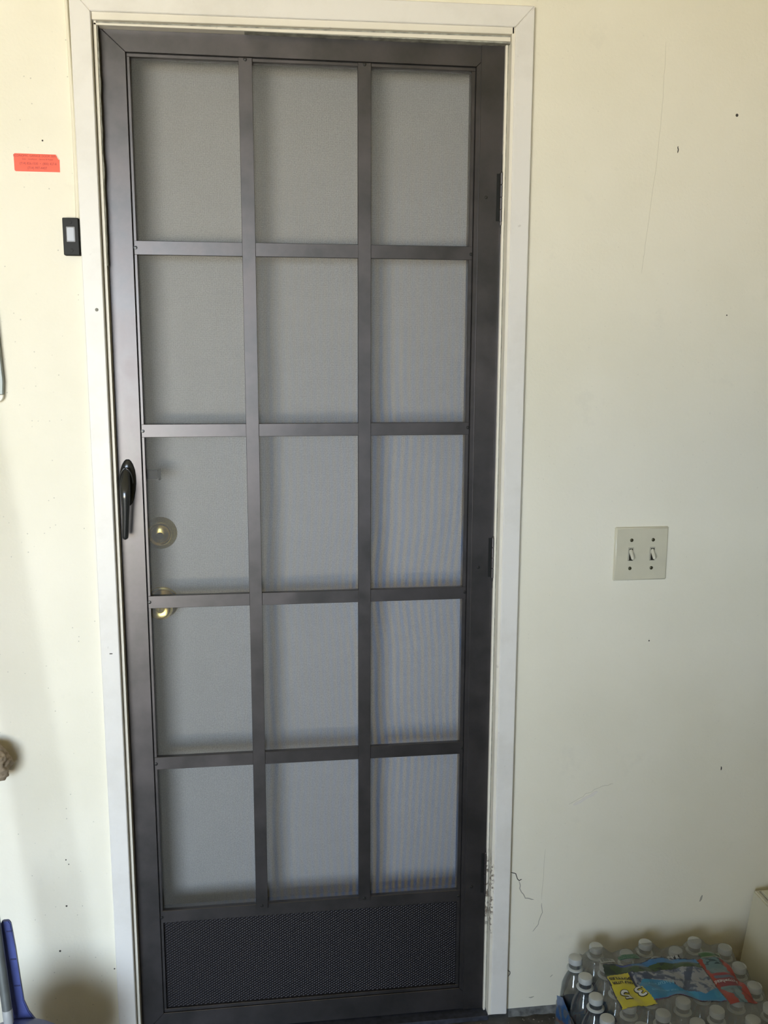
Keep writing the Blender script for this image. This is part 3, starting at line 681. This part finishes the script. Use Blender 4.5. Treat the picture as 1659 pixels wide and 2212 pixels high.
sweep(bm, [ax0, ax0.lerp(ax1, .3), ax0.lerp(ax1, .6), ax1], (0.0088, 0.0088), 20); obj('pole_tube', bm, M_POLE, pl, True, 60)
bm = bmesh.new(); dq = (ax1 - ax0).normalized()
sweep(bm, [ax0 - dq * 0.026, ax0 - dq * 0.022, ax0 - dq * 0.002, ax0 + dq * 0.004], [(0.006, 0.006), (0.0088, 0.0088), (0.0094, 0.0094), (0.0090, 0.0090)], 20); obj('ferrule', bm, M_FERR, pl, True, 50)

# ================================================================== RIGHT CORNER: white box
wb_ = tag(empty('white_box', (1.55, -0.3, 0.0)), 'off-white tapered box standing against the wall, lower right corner', 'box')
t = bmesh.new()
bx0, bx1, by0, by1 = 1.352, 1.85, -0.62, -0.020
lowx = 1.318
vb = [t.verts.new(c) for c in ((lowx, by0 - .03, 0.002), (bx1 + .03, by0 - .03, 0.002), (bx1 + .03, by1, 0.002), (lowx, by1, 0.002))]
vt = [t.verts.new(c) for c in ((bx0, by0, 0.278), (bx1, by0, 0.278), (bx1, by1, 0.278), (bx0, by1, 0.278))]
t.faces.new(vb[::-1]); t.faces.new(vt)
for k in range(4): t.faces.new((vb[k], vb[(k + 1) % 4], vt[(k + 1) % 4], vt[k]))
bmesh.ops.bevel(t, geom=t.edges[:], offset=0.003, segments=2, affect='EDGES')
bm = bmesh.new(); join(bm, t); obj('box_body', bm, M_BOX, wb_, True, 40)
bm = bmesh.new(); box(bm, bx0 + 0.012, bx1 - 0.01, by0 + 0.012, by1 - 0.010, 0.277, 0.283, 0.002, 2); obj('box_lid', bm, M_BOX, wb_, True, 40)
bm = bmesh.new()
for a in ((bx0 + 0.009, bx0 + 0.0115, by0 + 0.01, by1 - 0.008), (bx0 + 0.009, bx1 - 0.01, by1 - 0.0095, by1 - 0.0075)): box(bm, a[0], a[1], a[2], a[3], 0.2775, 0.2788)
obj('lid_seam', bm, M_CRACK, wb_)

# ================================================================== WATER BOTTLE PACK
BR = 0.0293
cols = [(0.917, -0.092), (0.974, -0.060), (1.030, -0.092), (1.085, -0.062), (1.139, -0.096), (1.195, -0.068), (1.249, -0.100)]
PY = 0.0625
caps = [(x, y - PY * j) for x, y in cols for j in range(5)]
def paint(me, fn):
    ca = me.color_attributes.new('print', 'BYTE_COLOR', 'CORNER')
    for p in me.polygons:
        c = fn(p.center)
        for li in p.loop_indices: ca.data[li].color = (c[0], c[1], c[2], 1)
def make_bottle():
    r = empty('water_bottle', (0, 0, 0))
    bm = bmesh.new()
    lathe(bm, [(0.020, 0.002), (0.027, 0.0005), (BR, 0.006), (BR, 0.020), (BR - .0012, 0.023), (BR, 0.026), (BR, 0.040), (BR - .001, 0.0415), (BR - .001, 0.092), (BR, 0.094), (BR, 0.108),
               (BR - .0015, 0.122), (0.0265, 0.136), (0.0215, 0.150), (0.0165, 0.161), (0.0135, 0.167), (0.0128, 0.174), (0.0128, 0.198)], 28, None, True)
    obj('bottle_body', bm, M_BOTTLE, r, True, 60)
    bm = bmesh.new(); lathe(bm, [(BR - .0006, 0.043), (BR - .0004, 0.043), (BR - .0004, 0.091), (BR - .0006, 0.091)], 40, None, False)
    lb = obj('bottle_label', bm, M_LABEL, r, True)
    def lc(c):
        a = math.atan2(c.y, c.x)
        if 0.078 < c.z: return (0.05, 0.16, 0.42)
        s = math.sin(a * 2 + 0.6)
        return (0.45, 0.05, 0.05) if s > 0.35 else ((0.55, 0.57, 0.58) if s > -0.4 else (0.04, 0.20, 0.45))
    paint(lb.data, lc)
    bm = bmesh.new(); lathe(bm, [(0.0128, 0.1735), (0.0172, 0.1740), (0.0180, 0.1750), (0.0172, 0.1765), (0.0128, 0.1780)], 28, None, False); obj('neck_ring', bm, M_RING, r, True)
    bm = bmesh.new()
    n = 40; t = bmesh.new(); rg = []
    for rr, h in ((0.0136, 0.1875), (0.0142, 0.1882), (0.0142, 0.1982), (0.0136, 0.1998), (0.0120, 0.2004), (0.001, 0.2004)):
        rg.append([t.verts.new(((rr + (0.00035 if i % 2 and 0.187 < h < 0.199 else 0)) * math.cos(2 * math.pi * i / n), (rr + (0.00035 if i % 2 and 0.187 < h < 0.199 else 0)) * math.sin(2 * math.pi * i / n), h)) for i in range(n)])
    for a, b in zip(rg, rg[1:]):
        for i in range(n): t.faces.new((a[i], a[(i + 1) % n], b[(i + 1) % n], b[i]))
    t.faces.new(rg[0][::-1]); t.faces.new(rg[-1]); join(bm, t)
    obj('bottle_cap', bm, M_CAP, r, True, 30)
    return r
ORD = ['leftmost', 'second', 'third', 'fourth', 'fifth', 'sixth', 'rightmost']
ROW = ['nearest the wall', 'second from the wall', 'third from the wall', 'fourth from the wall', 'farthest from the wall']
proto = make_bottle()
kids = list(proto.children)
for ci in range(7):
    for j in range(5):
        x, y = cols[ci][0], cols[ci][1] - PY * j
        if ci == 0 and j == 0: b = proto
        else:
            b = proto.copy(); C.objects.link(b)
            for k in kids:
                q = k.copy(); C.objects.link(q); q.parent = b; q.matrix_parent_inverse = Matrix.Identity(4)
        b.location = (x, y, 0.0008); b.rotation_euler = (0, 0, random.uniform(0, 6.28))
        hidden = (1 <= ci <= 5 and 1 <= j <= 3)
        if hidden: lab = 'water bottle under the printed film, %s column from the left, %s' % (ORD[ci], ROW[j])
        elif ci in (0, 6): lab = 'white-capped water bottle in the pack\'s %s column, %s' % (ORD[ci], ROW[j])
        else: lab = 'white-capped water bottle in the pack row %s, %s column from the left' % (ROW[j], ORD[ci])
        tag(b, lab, 'bottle', 'water bottles in the shrink-wrapped pack')
for k in kids: k.matrix_parent_inverse = Matrix.Identity(4)

# film height over the caps
def film_h(x, y):
    d = min(math.hypot(x - cx, y - cy) for cx, cy in caps)
    d = max(0.0, d - 0.0125)
    ed = max(0.0, min(1.0, min(x - HX0, HX1 - x, HY1 - y, y - HY0) / 0.035)); sag = 0.021 - 0.014 * ed
    return 0.2025 - sag * (1 - math.exp(-(d / 0.016) ** 1.6)) + 0.0012 * noise.noise(Vector((x * 30, y * 30, 0)))
HX0, HX1, HY0, HY1 = 0.917, 1.249, -0.348, -0.076
def film_pos(x, y):
    qx = min(max(x, HX0), HX1)
    qy = min(max(y, HY0), HY1)
    ex, ey = x - qx, y - qy; s = math.hypot(ex, ey)
    if s < 1e-6: return Vector((x, y, film_h(x, y)))
    nx, ny = ex / s, ey / s
    R0 = BR + 0.0022
    if s <= R0:
        base = film_h(x, y); k = max(0, (s - 0.012) / (R0 - 0.012))
        z = base * (1 - k) + 0.135 * k
        z = min(z, 0.2025 - 0.0675 * k ** 0.9)
        return Vector((x, y, z))
    z = 0.135 - (s - R0)
    wob = 0.0016 * noise.noise(Vector((qx * 40, qy * 40, z * 25)))
    rr = R0 + wob + 0.002 * max(0, (0.1 - z) / 0.1) 
    return Vector((qx + nx * rr, qy + ny * rr, max(z, 0.0012)))
pk = tag(empty('plastic_wrap', (1.08, -0.21, 0.0)), 'clear shrink film over the water bottle pack, printed blue, red and yellow', 'plastic wrap')
bm = bmesh.new(); st_ = 0.005; m_ = 0.135 + BR
nx = int((HX1 - HX0 + 2 * m_) / st_); ny = int((HY1 - HY0 + 2 * m_) / st_)
gv = [[None] * (ny + 1) for _ in range(nx + 1)]
for i in range(nx + 1):
    for j in range(ny + 1):
        gv[i][j] = bm.verts.new(film_pos(HX0 - m_ + i * st_, HY0 - m_ + j * st_))
for i in range(nx):
    for j in range(ny):
        q = [gv[i][j], gv[i + 1][j], gv[i + 1][j + 1], gv[i][j + 1]]
        c = sum((v.co for v in q), Vector()) / 4
        if c.x < 0.932 - 0.006 * math.cos(c.y * 60) and c.z > 0.098 + 0.02 * math.sin(c.y * 28): continue      # open end of the wrap
        if c.z < 0.0016: continue
        bm.faces.new(q)
bmesh.ops.delete(bm, geom=[v for v in bm.verts if not v.link_faces], context='VERTS')
obj('clear_film', bm, M_FILM, pk, True)

# printed areas draped on the film
def draped(name, x0, x1, y0, y1, fn, step=0.0016, mat=M_FILMP):
    """fn(u, v, x, y) -> colour or None, u to the right and v towards the wall"""
    bm = bmesh.new(); n1 = int((x1 - x0) / step); n2 = int((y1 - y0) / step)
    gr = [[bm.verts.new((x0 + i * step, y0 + j * step, film_pos(x0 + i * step, y0 + j * step).z + 0.0008)) for j in range(n2 + 1)] for i in range(n1 + 1)]
    for i in range(n1):
        for j in range(n2):
            x, y = x0 + (i + .5) * step, y0 + (j + .5) * step
            if fn((x - x0) / (x1 - x0), (y - y0) / (y1 - y0), x, y) is None: continue
            bm.faces.new((gr[i][j], gr[i + 1][j], gr[i + 1][j + 1], gr[i][j + 1]))
    bmesh.ops.delete(bm, geom=[v for v in bm.verts if not v.link_faces], context='VERTS')
    o = obj(name, bm, mat, pk, True)
    paint(o.data, lambda c: fn((c.x - x0) / (x1 - x0), (c.y - y0) / (y1 - y0), c.x, c.y) or (0.3, 0.3, 0.3))
    return o
SKY = (0.035, 0.17, 0.42); SKYD = (0.03, 0.06, 0.30); GRN = (0.035, 0.075, 0.018); DGR = (0.012, 0.030, 0.016); NAVY = (0.012, 0.018, 0.06)
CYAN = (0.02, 0.22, 0.46); YEL = (0.62, 0.56, 0.03); RED = (0.33, 0.035, 0.018); SNOW = (0.30, 0.32, 0.36); ROCK = (0.05, 0.07, 0.13)
def nz(x, y, s, o=0): return noise.noise(Vector((x * s + o, y * s, o)))
def main_print(u, v, x, y):
    wl = 0.004 * math.sin(x * 30)
    if y > -0.124 + wl: return None
    left = 0.958 - max(0, (-0.165 - y)) * 0.05 + 0.006 * max(0, (y + 0.165) / 0.04) 
    if x < left: return None
    # yellow flag
    if y < -0.156 + 0.002 * math.sin(x * 90) and x < 1.020 + max(0, (-0.205 - y)) * 0.25 and (x < 1.012 or y < -0.200):
        if y < -0.262 + 0.010 * (x - 0.95) / 0.07: return None
        if x < left + 0.002 or (x > 1.008 and y > -0.200) : return NAVY
        return YEL
    if y < -0.156 and x < 1.0165: return NAVY if x < 1.0125 else (SNOW if nz(x, y, 120) > 0 else ROCK)
    if x > 1.168 + (-0.13 - y) * 0.02: return None
    if y > -0.150 + wl:
        if y > -0.126 + wl: return NAVY
        k = (x - 0.99) / 0.06
        edge = -0.140 + wl + 0.012 * max(0, min(1, 1 - k))
        if x < 0.992 or y < edge: return DGR if nz(x, y, 60) > -0.05 + (x - 0.99) * 3 else GRN
        return SKYD if x < 1.025 else (SKY if nz(x, y, 50) < 0.25 else (0.06, 0.22, 0.48))
    if y > -0.157 + wl: return GRN if nz(x, y, 90) > -0.2 else DGR
    low = -0.238 - 0.026 * max(0, (x - 1.08) / 0.09) + 0.004 * math.sin(x * 60)
    if y < low: return None
    if y < low + 0.002: return (0.12, 0.03, 0.14)
    # lake against mountains
    arch = -0.178 - 0.040 * max(0, (x - 1.055) / 0.05) if x < 1.11 else -0.222
    if x < 1.03: arch = -0.178 - 0.012 * max(0, (1.03 - x) / 0.01)
    pk1 = 0.028 * max(0, 1 - abs(x - 1.138) / 0.030)
    if y < arch - pk1 * 0.6: return CYAN if nz(x, y, 40) < 0.3 else (0.03, 0.27, 0.50)
    m = nz(x * 1.3 + y * 0.8, y, 55, 4) + 0.4 * nz(x, y, 160, 9)
    if abs(x - 1.150) < 0.020 and y < -0.165: m += 0.30
    if abs(x - 1.105 - (y + .19) * 0.4) < 0.010: m += 0.35
    if abs(x - 1.122 - (y + .19) * 0.6) < 0.007: m -= 0.55
    return SNOW if m > 0.12 else ((0.13, 0.16, 0.24) if m > -0.08 else ROCK)
draped('printed_panel', 0.945, 1.172, -0.272, -0.116, main_print)
def red_print(u, v, x, y):
    sl = (y + 0.13) * -0.02
    if x < 1.170 + sl or x > 1.228 + sl: return None
    cx = 1.198 + sl; t = -y
    # pale bottle picture lying down the panel
    hw = 0.021 if t < 0.185 else (0.021 if t < 0.225 else (0.021 - (t - 0.225) * 0.5 if t < 0.250 else 0.0085))
    if t < 0.150: hw = 0.020
    if abs(x - cx) < hw + 0.001 * math.sin(t * 400):
        if 0.183 < t < 0.190: return (0.30, 0.03, 0.04)
        if 0.190 < t < 0.219: return (0.10, 0.13, 0.20) if t < 0.199 else (0.22, 0.035, 0.05)
        if t < 0.150 and nz(x * 0.5, y, 160) > 0.0: return (0.025, 0.06, 0.075)
        return (0.13, 0.22, 0.25) if nz(x, y * 0.6, 90) > -0.2 else (0.07, 0.12, 0.15)
    return RED
draped('printed_panel', 1.168, 1.240, -0.272, -0.132, red_print)
def barcode(u, v, x, y):
    if u < .10 or u > .9 or v < .12 or v > .88: return (0.36, 0.38, 0.37)
    return (0.05, 0.055, 0.05) if math.sin(x * 5200) + nz(x, 0, 700) * 1.2 > 0.1 else (0.30, 0.32, 0.31)
draped('barcode_panel', 0.962, 0.994, -0.122, -0.098, barcode, 0.0008)
draped('printed_strip', 1.006, 1.052, -0.112, -0.100, lambda u, v, x, y: (0.04, 0.13, 0.07) if (int(v * 5) % 2 == 0 or nz(x, y, 500) > 0.1) else (0.14, 0.22, 0.16), 0.001)
def bw(u, v, x, y):
    if u < .34: return (0.02, 0.02, 0.02) if nz(x, y, 330) > 0.02 and .2 < v < .8 else None
    if u < .64: return (0.42, 0.43, 0.44) if abs(u - .49) > .05 or abs(v - .5) > .2 else (0.12, 0.12, 0.13)
    return (0.01, 0.01, 0.012) if abs(u - .80) > .04 and nz(x, y, 260, 3) < 0.25 else (0.45, 0.46, 0.46)
draped('printed_badge', 1.096, 1.138, -0.126, -0.113, bw, 0.001)
def grn(u, v, x, y):
    if v < .12 or v > .90 or u > .96: return (0.34, 0.38, 0.33)
    if u > .70 and 0.16 < math.hypot((u - .82) / 1.0, (v - .5) * .55) < 0.22: return (0.36, 0.42, 0.35)
    return (0.035, 0.12, 0.03) if u < .72 else (0.03, 0.07, 0.035)
draped('printed_badge', 1.180, 1.228, -0.131, -0.112, grn, 0.001)

def film_text(body, size, cx, cy, mat, wf=1.0, rot=180, off=0.0, lift=0.0016, name='lettering'):
    t = text_mesh(body, size, wf, offset=off)
    bmesh.ops.subdivide_edges(t, edges=[e for e in t.edges if e.calc_length() > 0.006], cuts=1)
    mt = Matrix.Translation((cx, cy, 0)) @ Matrix.Rotation(math.radians(rot), 4, 'Z')
    bm = bmesh.new(); join(bm, t, mt)
    for v in bm.verts: v.co.z = film_pos(v.co.x, v.co.y).z + lift
    return obj(name, bm, mat, pk)
film_text('BOTTLES', 0.0125, 0.985, -0.172, M_TXTK, 0.95, 180, 0.0004)
film_text('HALF LITER', 0.0100, 0.986, -0.186, M_TXTK, 0.92, 182, 0.0003)
film_text('3', 0.040, 1.0095, -0.2135, M_TXTK, 1.0, 195, 0.0022, 0.0014)
film_text('3', 0.040, 1.0095, -0.2135, M_TXTW, 1.0, 195, 0.0006, 0.0019)
film_text('5', 0.040, 0.9780, -0.2200, M_TXTK, 1.0, 186, 0.0022, 0.0014)
film_text('5', 0.040, 0.9780, -0.2200, M_TXTW, 1.0, 186, 0.0006, 0.0019)
film_text('Arrowhead', 0.0125, 1.197, -0.208, M_TXTW, 0.85, 178)
film_text('Naturally', 0.0150, 1.062, -0.196, M_TXTB, 0.95, 176)
film_text('CRISP, FRESH TASTE', 0.0062, 1.062, -0.216, M_TXTB, 1.0, 178)
# printed lower side of the wrap, left end
def side_print():
    bm = bmesh.new(); xs = 0.8862
    n1, n2 = 60, 26; gr = []
    for i in range(n1 + 1):
        y = -0.075 - 0.30 * i / n1; row = []
        for j in range(n2 + 1):
            z = 0.003 + (0.098 + 0.026 * min(1, i / 7) - 0.05 * i / n1) * j / n2
            row.append(bm.verts.new((xs - 0.0012 + 0.0015 * noise.noise(Vector((y * 50, z * 40, 1))) + 0.0035 * (1 - math.cos(max(0, (z - 0.10) / 0.033) * 1.2)), y, z)))
        gr.append(row)
    for i in range(n1):
        for j in range(n2): bm.faces.new((gr[i][j], gr[i + 1][j], gr[i + 1][j + 1], gr[i][j + 1]))
    o = obj('printed_side', bm, M_FILMP, pk, True)
    def fn(c):
        a = -c.y
        if a < 0.165 and c.z > 0.060 + 0.5 * (a - 0.10): return (0.03, 0.13, 0.36)
        if abs(c.z - 0.060 - 0.5 * (a - 0.10)) < 0.007: return (0.28, 0.07, 0.03)
        if 0.215 < a < 0.235 and 0.055 < c.z < 0.09: return (0.42, 0.44, 0.47)
        if c.z > 0.05: return (0.27, 0.24, 0.25) if nz(c.y, c.z, 60) > -.1 else (0.20, 0.19, 0.21)
        return (0.01, 0.025, 0.13) if c.z < 0.022 else ((0.12, 0.18, 0.24) if nz(c.y, c.z, 45, 2) > 0 else (0.04, 0.09, 0.20))
    paint(o.data, fn)
side_print()

# grit along the sill
gt = empty('floor_grit', (0.8, -0.03, 0)); tag(gt, 'pale grit scattered on the floor by the door sill', 'debris', kind='stuff')
bm = bmesh.new()
for k in range(46):
    x = random.uniform(0.60, 0.90); y = -0.012 - abs(random.gauss(0, 0.018)); s = random.uniform(0.0006, 0.0019)
    if 0.75 < x < 0.80 and y > -0.017: y -= 0.01
    t = bmesh.new(); bmesh.ops.create_icosphere(t, subdivisions=1, radius=s)
    for v in t.verts: v.co = Vector((v.co.x * random.uniform(.8, 1.9), v.co.y, max(0, v.co.z * .6 + s * .3)))
    join(bm, t, Matrix.Translation((x, y, 0)) @ Matrix.Rotation(random.uniform(0, 6), 4, 'Z'))
go = obj('grit', bm, M_DEBRIS, gt); go['kind'] = 'stuff'
